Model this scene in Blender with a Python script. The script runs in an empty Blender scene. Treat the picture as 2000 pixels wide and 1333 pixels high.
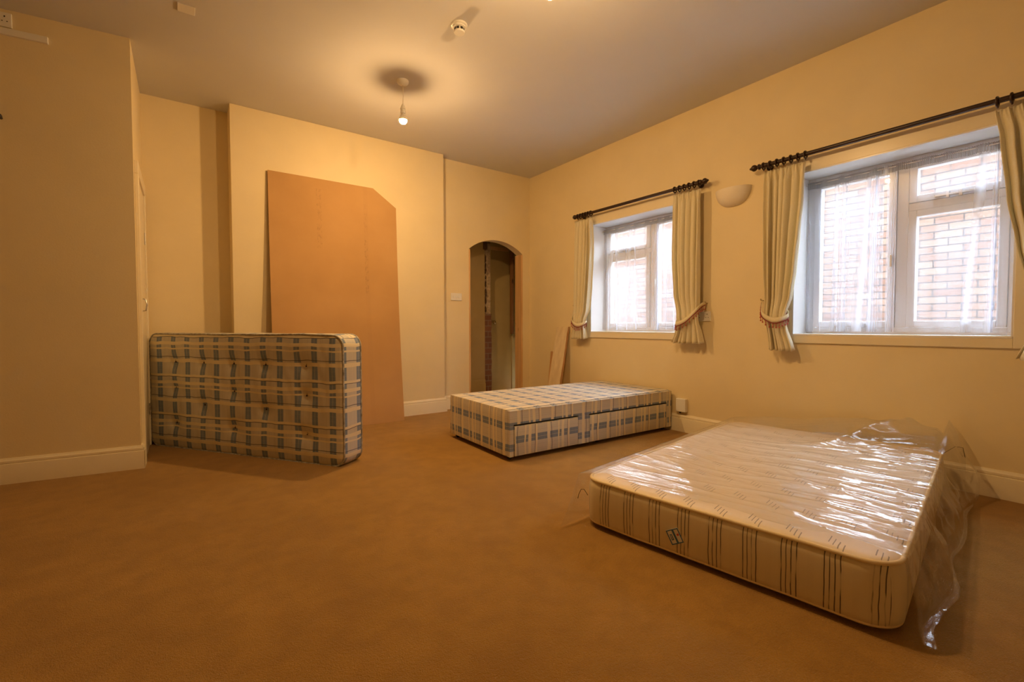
import bpy, bmesh, math, random
from mathutils import Vector, Matrix, noise
random.seed(7)
PI = math.pi
scn = bpy.context.scene
C = scn.collection

# ------------------------------------------------------------------ camera
F_PX, YAW, PITCH, ROLL, CAM_H = 895.65, 0.62226, -0.0328, -0.00147, 0.9739
def _cam():
    f = Vector((math.sin(YAW)*math.cos(PITCH), math.cos(YAW)*math.cos(PITCH), math.sin(PITCH)))
    r = Vector((math.cos(YAW), -math.sin(YAW), 0)); u = r.cross(f)
    c, s = math.cos(ROLL), math.sin(ROLL)
    r2 = c*r + s*u; u2 = -s*r + c*u
    cd = bpy.data.cameras.new('camera'); cd.sensor_width = 36.0; cd.lens = F_PX/2000*36.0
    cd.clip_start = 0.02; cd.clip_end = 200
    o = bpy.data.objects.new('camera', cd); C.objects.link(o)
    o.matrix_world = Matrix(((r2.x, u2.x, -f.x, 0), (r2.y, u2.y, -f.y, 0), (r2.z, u2.z, -f.z, CAM_H), (0, 0, 0, 1)))
    scn.camera = o
_cam()

# ------------------------------------------------------------------ world, exposure, light levels
SKY_STRENGTH = 20.0
BULB_STRENGTH = 2650.0
w = bpy.data.worlds.new('daylight'); scn.world = w; w.use_nodes = True
bgn = w.node_tree.nodes['Background']
bgn.inputs[0].default_value = (0.72, 0.84, 1.0, 1); bgn.inputs[1].default_value = SKY_STRENGTH
scn.view_settings.view_transform = 'Standard'; scn.view_settings.look = 'None'
scn.view_settings.gamma = 1.0; scn.view_settings.use_curve_mapping = False
scn.view_settings.exposure = 0.0

# ------------------------------------------------------------------ room measures
XR, YB, YC, YR = 3.72, 4.785, 4.68, 4.915
XC1, XC2, XN, YN, H = 0.363, 2.414, -0.25, 4.03, 2.9
NA = 0.128
XL, YF = -2.6, -1.8
WZ0, WZ1 = 0.90, 2.095
W1 = (2.50, 3.66); W2 = (0.442, 1.57)

# ------------------------------------------------------------------ material helpers
def lin(c):
    return tuple(((x/255)/12.92 if x/255 <= .04045 else ((x/255+.055)/1.055)**2.4) for x in c)
class NT:
    def __init__(s, name):
        s.m = bpy.data.materials.new(name); s.m.use_nodes = True
        s.t = s.m.node_tree; s.n = s.t.nodes; s.l = s.t.links
        s.bs = s.n['Principled BSDF']; s.out = s.n['Material Output']
    def add(s, typ, **kw):
        n = s.n.new(typ)
        for k, v in kw.items(): setattr(n, k, v)
        return n
    def link(s, a, b): s.l.new(a, b)
    def coord(s, kind='Object'):
        return s.add('ShaderNodeTexCoord').outputs[kind]
    def mapping(s, vec, scale=(1, 1, 1), loc=(0, 0, 0), rot=(0, 0, 0)):
        m = s.add('ShaderNodeMapping'); m.inputs['Scale'].default_value = scale
        m.inputs['Location'].default_value = loc; m.inputs['Rotation'].default_value = rot
        s.link(vec, m.inputs['Vector']); return m.outputs[0]
    def noise(s, vec, scale, detail=3, rough=.5):
        n = s.add('ShaderNodeTexNoise'); n.inputs['Scale'].default_value = scale
        n.inputs['Detail'].default_value = detail; n.inputs['Roughness'].default_value = rough
        s.link(vec, n.inputs['Vector']); return n.outputs['Fac']
    def math(s, op, a, b=None, c=None):
        n = s.add('ShaderNodeMath', operation=op)
        for i, v in enumerate((a, b, c)):
            if v is None: continue
            if isinstance(v, (int, float)): n.inputs[i].default_value = v
            else: s.link(v, n.inputs[i])
        return n.outputs[0]
    def ramp(s, fac, stops, const=False):
        n = s.add('ShaderNodeValToRGB'); cr = n.color_ramp
        cr.interpolation = 'CONSTANT' if const else 'LINEAR'
        while len(cr.elements) < len(stops): cr.elements.new(0.5)
        for e, (p, c) in zip(cr.elements, stops):
            e.position = p
            e.color = (c, c, c, 1) if isinstance(c, (int, float)) else (*c, 1)
        s.link(fac, n.inputs[0]); return n.outputs[0]
    def mix(s, fac, a, b, blend='MIX'):
        n = s.add('ShaderNodeMix', data_type='RGBA', blend_type=blend)
        for sock, v in ((n.inputs[0], fac), (n.inputs[6], a), (n.inputs[7], b)):
            if isinstance(v, (int, float)): sock.default_value = v
            elif isinstance(v, tuple): sock.default_value = (*v[:3], 1)
            else: s.link(v, sock)
        return n.outputs[2]
    def bump(s, h, strength, dist=0.01):
        n = s.add('ShaderNodeBump'); n.inputs['Strength'].default_value = strength
        n.inputs['Distance'].default_value = dist
        s.link(h, n.inputs['Height']); s.link(n.outputs[0], s.bs.inputs['Normal']); return n
    def base(s, c):
        i = s.bs.inputs['Base Color']
        if isinstance(c, tuple): i.default_value = (*c, 1)
        else: s.link(c, i)
    def rough(s, r): s.bs.inputs['Roughness'].default_value = r

def simple(name, col, rough=.6, var=.06, vscale=6, bstr=0, bscale=60, metal=0, spec=.5):
    t = NT(name); co = t.coord()
    n = t.noise(co, vscale, 4)
    lo = tuple(max(0, c*(1-var)) for c in col); hi = tuple(min(1, c*(1+var)) for c in col)
    t.base(t.ramp(n, [(.3, lo), (.7, hi)])); t.rough(rough)
    t.bs.inputs['Metallic'].default_value = metal
    t.bs.inputs['Specular IOR Level'].default_value = spec
    if bstr: t.bump(t.noise(co, bscale, 3), bstr, .004)
    return t.m

M = {}
M['wall'] = simple('cream_wall_paint', (.80, .665, .405), .55, .025, 3, .12, 120, spec=.25)
M['ceiling'] = simple('white_ceiling_paint', (.67, .65, .62), .8, .02, 2, .06, 90, spec=.2)
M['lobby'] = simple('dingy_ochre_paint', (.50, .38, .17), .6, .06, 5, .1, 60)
M['gloss'] = simple('cream_gloss_paint', (.84, .74, .53), .28, .02, 4, .05, 20)
M['white_gloss'] = simple('white_gloss_paint', (.86, .85, .83), .22, .015, 5, .04, 25)
M['plastic'] = simple('white_plastic', (.82, .79, .72), .35, .01, 5)
M['upvc'] = simple('white_window_plastic', (.86, .87, .88), .25, .01, 5)
M['dark_wood'] = simple('dark_stained_wood', (.030, .012, .007), .35, .3, 14)
M['plaster'] = simple('white_plaster', (.80, .72, .58), .6, .03, 9, .1, 40)
M['black'] = simple('black_plastic', (.02, .018, .016), .4, .1, 10)
M['metal'] = simple('brass_metal', (.55, .42, .2), .3, .1, 10, metal=1)
M['chrome'] = simple('steel_metal', (.6, .58, .55), .3, .1, 10, metal=1)
M['ragged_plaster'] = simple('broken_plaster', (.46, .36, .24), .95, .35, 30, .8, 60)
M['rubble'] = simple('dark_rubble', (.10, .06, .035), .95, .5, 40, 1.0, 50)
M['concrete'] = simple('pale_concrete', (.55, .54, .52), .9, .1, 5, .3, 50)
M['hessian'] = simple('dark_lining_cloth', (.03, .028, .027), .9, .2, 40)
M['cord_flex'] = simple('white_flex', (.75, .7, .62), .4, .02, 10)
M['card'] = simple('white_label_card', (.80, .80, .78), .5, .02, 20)
M['label_blue'] = simple('blue_label_ink', (.05, .16, .36), .5, .05, 20)
M['label_red'] = simple('red_label_ink', (.5, .05, .04), .5, .05, 20)
M['thread'] = simple('dark_thread', (.05, .03, .02), .8, .2, 60)
M['tassel'] = simple('dusky_red_bead', (.44, .075, .045), .45, .15, 40)
M['trim_red'] = simple('dark_red_braid', (.22, .02, .02), .7, .15, 80)

def carpet():
    t = NT('brown_carpet'); co = t.coord()
    big = t.noise(co, 1.6, 5, .6); mid = t.noise(co, 9, 4, .6); fine = t.noise(co, 240, 2, .7)
    c = t.ramp(big, [(.30, (.36, .185, .034)), (.50, (.44, .235, .043)), (.72, (.52, .280, .058))])
    c = t.mix(t.math('MULTIPLY', t.ramp(mid, [(.42, 0.), (.62, 1.)]), .45), c, (.31, .16, .032))
    st = t.noise(t.mapping(co, loc=(3.3, 1.7, 0)), 3.1, 2, .4)
    c = t.mix(t.math('MULTIPLY', t.ramp(st, [(.66, 0.), (.74, 1.)]), .30), c, (.28, .14, .035))
    c = t.mix(t.ramp(fine, [(.35, 0.), (.7, .7)]), c, (.27, .14, .028))
    t.base(c); t.rough(.97); t.bs.inputs['Specular IOR Level'].default_value = .1
    t.bs.inputs['Sheen Weight'].default_value = .15
    b = t.math('ADD', t.math('MULTIPLY', fine, .7), t.math('MULTIPLY', t.noise(co, 90, 3, .6), .6))
    t.bump(b, .9, .010)
    return t.m
M['carpet'] = carpet()

def pine(name, a, b, along=2, knots=True):
    t = NT(name); co = t.coord()
    sc = [22, 22, 22]; sc[along] = 1.3
    v = t.mapping(co, tuple(sc))
    g = t.noise(v, 1.0, 5, .6)
    c = t.ramp(g, [(.35, a), (.65, b)])
    if knots:
        vo = t.add('ShaderNodeTexVoronoi'); vo.inputs['Scale'].default_value = 1.0
        s2 = [9, 9, 9]; s2[along] = 3.2
        t.link(t.mapping(co, tuple(s2)), vo.inputs['Vector'])
        c = t.mix(t.ramp(vo.outputs['Distance'], [(.06, 1.), (.14, 0.)]), c, tuple(x*.28 for x in a))
    t.base(c); t.rough(.55); t.bump(g, .15, .002)
    return t.m
M['pine'] = pine('bare_pine', (.62, .36, .15), (.76, .48, .22))
M['old_pine'] = pine('old_brown_timber', (.20, .085, .03), (.30, .14, .05))
M['plank'] = pine('painted_plank', (.66, .52, .32), (.78, .64, .42), 2, False)
M['raw_plank'] = pine('raw_splintered_timber', (.42, .22, .09), (.6, .34, .14), 2, False)

def brick(name, c1, c2, mortar, scale=1.0, axis='YZ'):
    t = NT(name); co = t.coord()
    sp = t.add('ShaderNodeSeparateXYZ'); t.link(co, sp.inputs[0])
    cb = t.add('ShaderNodeCombineXYZ')
    t.link(sp.outputs['Y' if axis == 'YZ' else 'X'], cb.inputs[0]); t.link(sp.outputs['Z'], cb.inputs[1])
    b = t.add('ShaderNodeTexBrick'); t.link(cb.outputs[0], b.inputs['Vector'])
    b.inputs['Color1'].default_value = (*c1, 1); b.inputs['Color2'].default_value = (*c2, 1)
    b.inputs['Mortar'].default_value = (*mortar, 1); b.inputs['Scale'].default_value = 1.0
    b.inputs['Brick Width'].default_value = .225*scale; b.inputs['Row Height'].default_value = .075*scale
    b.inputs['Mortar Size'].default_value = .007*scale; b.inputs['Mortar Smooth'].default_value = .3
    c = t.mix(t.math('MULTIPLY', t.noise(co, 14, 4), .35), b.outputs['Color'], tuple(x*.6 for x in c1))
    t.base(c); t.rough(.9); t.bump(b.outputs['Fac'], -.6, .01)
    return t.m
M['outer_brick'] = brick('outside_brick', (.130, .066, .045), (.180, .112, .082), (.035, .030, .028))
M['old_brick'] = brick('old_exposed_brick', (.22, .095, .05), (.15, .06, .035), (.24, .18, .12), 1, 'XZ')

def glass():
    t = NT('clear_window_glass'); t.n.remove(t.bs)
    tr = t.add('ShaderNodeBsdfTransparent'); tr.inputs[0].default_value = (.95, .97, .97, 1)
    gl = t.add('ShaderNodeBsdfGlossy'); gl.inputs['Roughness'].default_value = .02
    lw = t.add('ShaderNodeLayerWeight'); lw.inputs[0].default_value = .5
    mx = t.add('ShaderNodeMixShader'); t.link(t.math('ADD', t.math('MULTIPLY', t.math('POWER', lw.outputs['Facing'], 5.0), .8), .035), mx.inputs[0])
    t.link(tr.outputs[0], mx.inputs[1]); t.link(gl.outputs[0], mx.inputs[2]); t.link(mx.outputs[0], t.out.inputs[0])
    return t.m
M['glass'] = glass()

def net(name, opac, col):
    t = NT(name); t.n.remove(t.bs); co = t.coord()
    tr = t.add('ShaderNodeBsdfTransparent'); tr.inputs[0].default_value = (1, 1, 1, 1)
    tl = t.add('ShaderNodeBsdfTranslucent'); tl.inputs[0].default_value = (*col, 1)
    df = t.add('ShaderNodeBsdfDiffuse'); df.inputs[0].default_value = (*col, 1)
    m1 = t.add('ShaderNodeMixShader'); m1.inputs[0].default_value = .45
    t.link(tl.outputs[0], m1.inputs[1]); t.link(df.outputs[0], m1.inputs[2])
    lw = t.add('ShaderNodeLayerWeight'); lw.inputs[0].default_value = .35
    f = t.math('ADD', t.math('MULTIPLY', t.math('POWER', lw.outputs['Facing'], 2.0), .42), opac)
    at = t.add('ShaderNodeAttribute'); at.attribute_name = 'bunching'
    f = t.math('ADD', f, t.math('MULTIPLY', at.outputs['Fac'], .50))
    m2 = t.add('ShaderNodeMixShader'); t.link(t.math('MINIMUM', f, .93), m2.inputs[0])
    t.link(tr.outputs[0], m2.inputs[1]); t.link(m1.outputs[0], m2.inputs[2]); t.link(m2.outputs[0], t.out.inputs[0])
    return t.m
M['net'] = net('white_sheer_net', .23, (.78, .82, .92))
M['net_head'] = net('gathered_net_heading', .60, (.55, .54, .54))

def curtain_cloth():
    t = NT('cream_curtain_cloth'); t.n.remove(t.bs); co = t.coord()
    c = t.ramp(t.noise(t.mapping(co, (40, 40, 90)), 3, 3), [(.3, (.84, .76, .53)), (.7, (.90, .83, .62))])
    df = t.add('ShaderNodeBsdfDiffuse'); t.link(c, df.inputs[0])
    tl = t.add('ShaderNodeBsdfTranslucent'); t.link(c, tl.inputs[0])
    mx = t.add('ShaderNodeMixShader'); mx.inputs[0].default_value = .22
    t.link(df.outputs[0], mx.inputs[1]); t.link(tl.outputs[0], mx.inputs[2]); t.link(mx.outputs[0], t.out.inputs[0])
    return t.m
M['curtain'] = curtain_cloth()

def plaid():
    t = NT('blue_check_ticking'); uv = t.coord('UV')
    sp = t.add('ShaderNodeSeparateXYZ'); t.link(uv, sp.inputs[0])
    wv = t.math('MULTIPLY', t.math('SUBTRACT', t.noise(uv, 5, 2), .5), .03)
    a = t.math('FRACT', t.math('DIVIDE', t.math('ADD', sp.outputs[0], wv), .315))
    b = t.math('FRACT', t.math('DIVIDE', sp.outputs[1], .155))
    row = t.ramp(a, [(0, 1.), (.30, 0.), (.385, 1.), (.63, 0.), (.67, 1.), (.74, 0.), (.82, 1.), (.935, 0.)], True)
    line = t.ramp(a, [(0, 0.), (.422, 1.), (.440, 0.), (.922, 1.), (.940, 0.)], True)
    line2 = t.ramp(a, [(0, 0.), (.10, .4), (.108, 0.), (.20, .5), (.208, 0.), (.53, .4), (.538, 0.), (.70, .5), (.708, 0.)], True)
    col = t.ramp(b, [(0, 1.), (.150, .35), (.17, 1.), (.33, 0.)], True)
    line3 = t.ramp(b, [(0, 0.), (.50, .5), (.515, 0.), (.60, .35), (.612, 0.), (.80, .5), (.815, 0.)], True)
    grey = (.62, .575, .49); cream = (.80, .70, .49); blue = (.150, .225, .360); dark = (.04, .045, .09)
    c = t.mix(row, cream, grey)
    c = t.mix(t.math('MULTIPLY', line3, t.math('MULTIPLY', row, .35)), c, dark)
    c = t.mix(t.math('MULTIPLY', t.math('MULTIPLY', row, col), .92), c, blue)
    c = t.mix(t.math('MULTIPLY', line2, t.math('ADD', t.math('MULTIPLY', col, .45), .06)), c, (.5, .48, .42))
    c = t.mix(t.math('MULTIPLY', line, .85), c, dark)
    co = t.coord()
    c = t.mix(t.math('MULTIPLY', t.noise(co, 3, 4), .18), c, (.36, .30, .20))
    t.base(c); t.rough(.6); t.bs.inputs['Specular IOR Level'].default_value = .35
    t.bump(t.noise(t.mapping(co, (1, 1, 1)), 260, 2), .15, .002)
    return t.m
M['plaid'] = plaid()
M['plaid_piping'] = simple('grey_blue_piping', (.40, .38, .34), .6, .5, 30)

def ticking(top):
    t = NT('cream_mattress_top' if top else 'cream_mattress_side'); uv = t.coord('UV')
    sp = t.add('ShaderNodeSeparateXYZ'); t.link(uv, sp.inputs[0])
    P = .128
    wob = t.math('MULTIPLY', t.math('SUBTRACT', t.noise(uv, 7, 2), .5), .012)
    x = t.math('ADD', sp.outputs[0], wob)
    cell = t.math('FLOOR', t.math('DIVIDE', x, P))
    a = t.math('FRACT', t.math('DIVIDE', x, P))
    L = []
    for k in range(4):
        p = .05 + .12*k; L += [(p, 1.), (p+.026, 0.)]
    lines = t.ramp(a, [(0, 0.)] + L, True)
    band = t.ramp(a, [(0, 1.), (.50, 0.), (.66, .5), (.82, 0.)], True)
    if top:
        st = t.math('ADD', t.math('DIVIDE', sp.outputs[1], .20), t.math('MULTIPLY', a, -.55))
        dash = t.ramp(t.math('FRACT', st), [(0, 1.), (.24, 0.)], True)
        base = (.80, .685, .51)
        c = t.mix(t.math('MULTIPLY', t.math('MULTIPLY', lines, dash), .72), base, (.10, .075, .05))
        c = t.mix(t.math('MULTIPLY', band, .06), c, (.6, .5, .36))
    else:
        dn = t.noise(t.mapping(uv, (70, 9, 1)), 1.0, 2)
        dash = t.ramp(dn, [(.36, .25), (.46, 1.)])
        base = (.72, .62, .40)
        c = t.mix(t.math('MULTIPLY', band, .14), base, (.55, .45, .27))
        c = t.mix(t.math('MULTIPLY', t.math('MULTIPLY', lines, dash), .9), c, (.045, .03, .025))
    t.base(c); t.rough(.5); t.bs.inputs['Sheen Weight'].default_value = .1
    t.bump(t.noise(t.mapping(uv, (30, 160, 1)), 3, 2), .12, .002)
    return t.m
M['tick_side'] = ticking(False); M['tick_top'] = ticking(True)
M['cream_piping'] = simple('cream_piping', (.78, .64, .38), .6, .06, 40)

def hardboard():
    t = NT('brown_hardboard'); uv = t.coord('UV'); co = t.coord()
    c = t.ramp(t.noise(co, 2.2, 5), [(.3, (.48, .270, .100)), (.7, (.55, .32, .125))])
    sp = t.add('ShaderNodeSeparateXYZ'); t.link(uv, sp.inputs[0])
    blotch = t.noise(t.mapping(uv, (60, 26, 1)), 1.0, 4, .7)
    def col(cx, w, y0, y1, sc):
        m = t.math('MULTIPLY', t.math('LESS_THAN', t.math('ABSOLUTE', t.math('SUBTRACT', sp.outputs[0], cx)), w),
                   t.math('MULTIPLY', t.math('GREATER_THAN', sp.outputs[1], y0), t.math('LESS_THAN', sp.outputs[1], y1)))
        return t.math('MULTIPLY', m, t.math('MULTIPLY', t.ramp(blotch, [(.48, 0.), (.62, 1.)]), sc))
    for args in ((.43, .024, 1.98, 2.28, .30), (.43, .022, 1.72, 1.95, .34), (.87, .017, 1.30, 1.84, .34), (.87, .017, 1.92, 2.2, .2)):
        c = t.mix(col(*args), c, (.22, .11, .05))
    seam = t.math('MULTIPLY', t.math('LESS_THAN', t.math('ABSOLUTE', t.math('SUBTRACT', sp.outputs[0], .875)), .022), .06)
    c = t.mix(seam, c, (.3, .16, .07))
    t.base(c); t.rough(.75); t.bs.inputs['Specular IOR Level'].default_value = .25
    t.bump(t.noise(co, 220, 2), .1, .002)
    return t.m
M['hardboard'] = hardboard()

def film():
    t = NT('clear_polythene'); t.n.remove(t.bs); co = t.coord()
    tr = t.add('ShaderNodeBsdfTransparent'); tr.inputs[0].default_value = (.95, .95, .95, 1)
    gl = t.add('ShaderNodeBsdfGlossy'); gl.inputs['Roughness'].default_value = .10
    gl.inputs['Color'].default_value = (1, 1, 1, 1)
    df = t.add('ShaderNodeBsdfDiffuse'); df.inputs[0].default_value = (.8, .8, .8, 1)
    tl = t.add('ShaderNodeBsdfTranslucent'); tl.inputs[0].default_value = (.8, .8, .8, 1)
    bp = t.add('ShaderNodeBump'); bp.inputs['Strength'].default_value = .55; bp.inputs['Distance'].default_value = .006
    h = t.noise(t.mapping(co, (26, 4, 26)), 1.0, 4, .6)
    t.link(h, bp.inputs['Height']); t.link(bp.outputs[0], gl.inputs['Normal'])
    fr = t.add('ShaderNodeLayerWeight'); fr.inputs[0].default_value = .5; t.link(bp.outputs[0], fr.inputs['Normal'])
    m0 = t.add('ShaderNodeMixShader'); m0.inputs[0].default_value = .5
    t.link(df.outputs[0], m0.inputs[1]); t.link(tl.outputs[0], m0.inputs[2])
    m1 = t.add('ShaderNodeMixShader'); m1.inputs[0].default_value = .10
    t.link(tr.outputs[0], m1.inputs[1]); t.link(m0.outputs[0], m1.inputs[2])
    m2 = t.add('ShaderNodeMixShader')
    t.link(t.math('ADD', t.math('MULTIPLY', t.math('POWER', fr.outputs['Facing'], 4.0), .8), .07), m2.inputs[0])
    t.link(m1.outputs[0], m2.inputs[1]); t.link(gl.outputs[0], m2.inputs[2]); t.link(m2.outputs[0], t.out.inputs[0])
    return t.m
M['film'] = film()

def bulb_mat():
    t = NT('glowing_bulb_glass'); t.n.remove(t.bs)
    e = t.add('ShaderNodeEmission'); e.inputs[0].default_value = (1.0, .615, .26, 1); e.inputs[1].default_value = BULB_STRENGTH
    t.link(e.outputs[0], t.out.inputs[0]); return t.m
M['bulb'] = bulb_mat()

# ------------------------------------------------------------------ mesh helpers
def link_obj(name, data, parent=None):
    o = bpy.data.objects.new(name, data); C.objects.link(o)
    if parent is not None: o.parent = parent
    return o
def obj(name, bm, mats, parent=None, smooth=False, angle=None):
    me = bpy.data.meshes.new(name)
    bmesh.ops.recalc_face_normals(bm, faces=bm.faces[:])
    bm.to_mesh(me); bm.free()
    for m in (mats if isinstance(mats, (list, tuple)) else [mats]): me.materials.append(m)
    if smooth:
        for p in me.polygons: p.use_smooth = True
        if angle: me.set_sharp_from_angle(angle=math.radians(angle))
    return link_obj(name, me, parent)
def tag(o, label, cat, group=None, kind=None):
    o['label'] = label; o['category'] = cat
    if group: o['group'] = group
    if kind: o['kind'] = kind
    return o
def thing(name, label, cat, loc=(0, 0, 0), rz=0, group=None):
    o = link_obj(name, None); o.location = loc; o.rotation_euler = (0, 0, rz); o.empty_display_size = .1
    return tag(o, label, cat, group)
def struct(o, label=None):
    o['kind'] = 'structure'
    if label: o['label'] = label
    return o
def box(bm, lo, hi, bev=0, mi=0):
    r = bmesh.ops.create_cube(bm, size=1)
    vs = r['verts']
    for v in vs:
        v.co = Vector([(lo[i]+hi[i])/2 + v.co[i]*(hi[i]-lo[i]) for i in range(3)])
    fs = list({f for v in vs for f in v.link_faces})
    for f in fs: f.material_index = mi
    if bev:
        es = list({e for v in vs for e in v.link_edges})
        bmesh.ops.bevel(bm, geom=es, offset=bev, segments=2, affect='EDGES', profile=.5)
    return bm
def prism(bm, pts, axis, a, b):
    """extrude a closed 2D outline between a and b along axis (0,1,2)"""
    def P(p, t):
        c = [0, 0, 0]; k = [i for i in range(3) if i != axis]
        c[axis] = t; c[k[0]] = p[0]; c[k[1]] = p[1]; return c
    A = [bm.verts.new(P(p, a)) for p in pts]; B = [bm.verts.new(P(p, b)) for p in pts]
    n = len(pts)
    bm.faces.new(A); bm.faces.new(B[::-1])
    for i in range(n): bm.faces.new((A[i], B[i], B[(i+1) % n], A[(i+1) % n]))
    return bm
def tube(bm, pts, r, seg=8, closed=False):
    pts = [Vector(p) for p in pts]; n = len(pts); rings = []
    up = Vector((0, 0, 1)); prev = None
    for i, p in enumerate(pts):
        if closed: d = pts[(i+1) % n]-pts[i-1]
        else: d = pts[min(i+1, n-1)]-pts[max(i-1, 0)]
        d.normalize()
        if prev is None:
            a = d.cross(up) if abs(d.z) < .9 else d.cross(Vector((1, 0, 0)))
        else: a = prev - d*prev.dot(d)
        a.normalize(); prev = a; b = d.cross(a)
        rr = r[i] if isinstance(r, (list, tuple)) else r
        rings.append([bm.verts.new(p + rr*(math.cos(2*PI*k/seg)*a + math.sin(2*PI*k/seg)*b)) for k in range(seg)])
    m = n if closed else n-1
    for i in range(m):
        A, B = rings[i], rings[(i+1) % n]
        for k in range(seg): bm.faces.new((A[k], A[(k+1) % seg], B[(k+1) % seg], B[k]))
    if not closed:
        bm.faces.new(rings[0][::-1]); bm.faces.new(rings[-1])
    return bm
def lathe(bm, prof, axis='Z', seg=24, org=(0, 0, 0)):
    """prof: list of (radius, height)"""
    rings = []
    for r, h in prof:
        ring = []
        for k in range(seg):
            a = 2*PI*k/seg; x, y = r*math.cos(a), r*math.sin(a)
            c = (x, y, h) if axis == 'Z' else ((h, x, y) if axis == 'X' else (y, h, x))
            ring.append(bm.verts.new(Vector(c)+Vector(org)))
        rings.append(ring)
    for A, B in zip(rings, rings[1:]):
        for k in range(seg): bm.faces.new((A[k], A[(k+1) % seg], B[(k+1) % seg], B[k]))
    bm.faces.new(rings[0][::-1]); bm.faces.new(rings[-1])
    return bm
def plate_holes(bm, us, vs, solid, P, n0, n1, uvf=None):
    """wall slab from a cell grid: us, vs breakpoints; solid(i,j); P(u,v,n)->xyz"""
    vd = {}
    def V(i, j, k):
        key = (i, j, k)
        if key not in vd: vd[key] = bm.verts.new(P(us[i], vs[j], (n0, n1)[k]))
        return vd[key]
    nu, nv = len(us)-1, len(vs)-1
    S = lambda i, j: 0 <= i < nu and 0 <= j < nv and solid(i, j)
    for i in range(nu):
        for j in range(nv):
            if not S(i, j): continue
            bm.faces.new((V(i, j, 0), V(i+1, j, 0), V(i+1, j+1, 0), V(i, j+1, 0)))
            bm.faces.new((V(i, j, 1), V(i, j+1, 1), V(i+1, j+1, 1), V(i+1, j, 1)))
            if not S(i-1, j): bm.faces.new((V(i, j, 0), V(i, j+1, 0), V(i, j+1, 1), V(i, j, 1)))
            if not S(i+1, j): bm.faces.new((V(i+1, j, 0), V(i+1, j, 1), V(i+1, j+1, 1), V(i+1, j+1, 0)))
            if not S(i, j-1): bm.faces.new((V(i, j, 0), V(i, j, 1), V(i+1, j, 1), V(i+1, j, 0)))
            if not S(i, j+1): bm.faces.new((V(i, j+1, 0), V(i+1, j+1, 0), V(i+1, j+1, 1), V(i, j+1, 1)))
    return bm
def lerp_keys(keys, z):
    if z >= keys[0][0]: return keys[0][1:]
    for a, b in zip(keys, keys[1:]):
        if z >= b[0]:
            t = (a[0]-z)/(a[0]-b[0]); t = t*t*(3-2*t)*.5 + t*.5
            return [p+(q-p)*t for p, q in zip(a[1:], b[1:])]
    return keys[-1][1:]

# ------------------------------------------------------------------ room shell
bm = bmesh.new(); box(bm, (XL-.2, YF-.2, -.12), (XR+.28, 6.9, 0)); struct(obj('floor', bm, M['carpet']), 'brown carpeted floor')
bm = bmesh.new(); box(bm, (XL-.2, YF-.2, H), (XR+.3, YB+.6, H+.12)); struct(obj('ceiling', bm, M['ceiling']), 'plain off-white ceiling')
bm = bmesh.new()
vs = [0, WZ0, WZ1, H]; us = [YF-.2, W2[0], W2[1], W1[0], W1[1], YB+.125]
plate_holes(bm, us, vs, lambda i, j: not (j == 1 and i in (1, 3)), lambda u, v, n: (n, u, v), XR, XR+.30)
struct(obj('wall_right', bm, M['wall']), 'cream wall with two windows')
bm = bmesh.new(); box(bm, (XL-.2, YF-.2, 0), (XR, YF, H)); struct(obj('wall_front', bm, M['wall']))
bm = bmesh.new(); box(bm, (XL-.2, YF, 0), (XL, 4.4, H)); struct(obj('wall_far_left', bm, M['wall']))
yl = YN + NA*(XN-XL)
bm = bmesh.new(); prism(bm, [(XN, YN), (XL-.2, yl+NA*.2), (XL-.2, YR+.3), (XN, YR+.3)], 2, 0, H)
struct(obj('wall_left', bm, M['wall']), 'cream wall projecting at left')
bm = bmesh.new(); box(bm, (XN, YR, 0), (XC1+.1, YR+.2, H)); struct(obj('wall_back_alcove', bm, M['wall']))
bm = bmesh.new(); box(bm, (XC1, YC, 0), (XC2, YR+.2, H), .004); struct(obj('wall_chimney_breast', bm, M['wall']), 'cream chimney breast')
# back wall with arched opening
AX0, AX1, AZS, AZA, AT = 2.80, 3.60, 1.90, 2.04, 4.913
bm = bmesh.new()
mid = (AX0+AX1)/2; hw = (AX1-AX0)/2; rise = AZA-AZS; R = (hw*hw+rise*rise)/(2*rise)
arc = []
for k in range(25):
    x = AX0 + (AX1-AX0)*k/24; arc.append((x, AZA-R+math.sqrt(R*R-(x-mid)**2)))
def quadf(a, b, c, d): bm.faces.new([bm.verts.new(p) for p in (a, b, c, d)])
for y in (YB, AT):
    quadf((XC2, y, 0), (AX0, y, 0), (AX0, y, H), (XC2, y, H))
    quadf((AX1, y, 0), (XR+.1, y, 0), (XR+.1, y, H), (AX1, y, H))
    for (xa, za), (xb, zb) in zip(arc, arc[1:]): quadf((xa, y, za), (xb, y, zb), (xb, y, H), (xa, y, H))
for (xa, za), (xb, zb) in zip(arc, arc[1:]): quadf((xa, YB, za), (xb, YB, zb), (xb, AT, zb), (xa, AT, za))
for x in (AX0, AX1): quadf((x, YB, 0), (x, AT, 0), (x, AT, AZS), (x, YB, AZS))
bmesh.ops.remove_doubles(bm, verts=bm.verts, dist=1e-4)
struct(obj('wall_back', bm, M['wall']), 'cream back wall with arched doorway')
# pine door lining inside the arch
for nm, x0, x1, y1 in (('left', AX0-.002, AX0+.018, YB+.05), ('right', AX1-.022, AX1+.002, AT+.005)):
    bm = bmesh.new(); box(bm, (x0, YB-.004, .0), (x1, y1, AZS-.004), .002)
    struct(obj('trim_arch_'+nm, bm, M['pine']))

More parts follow.
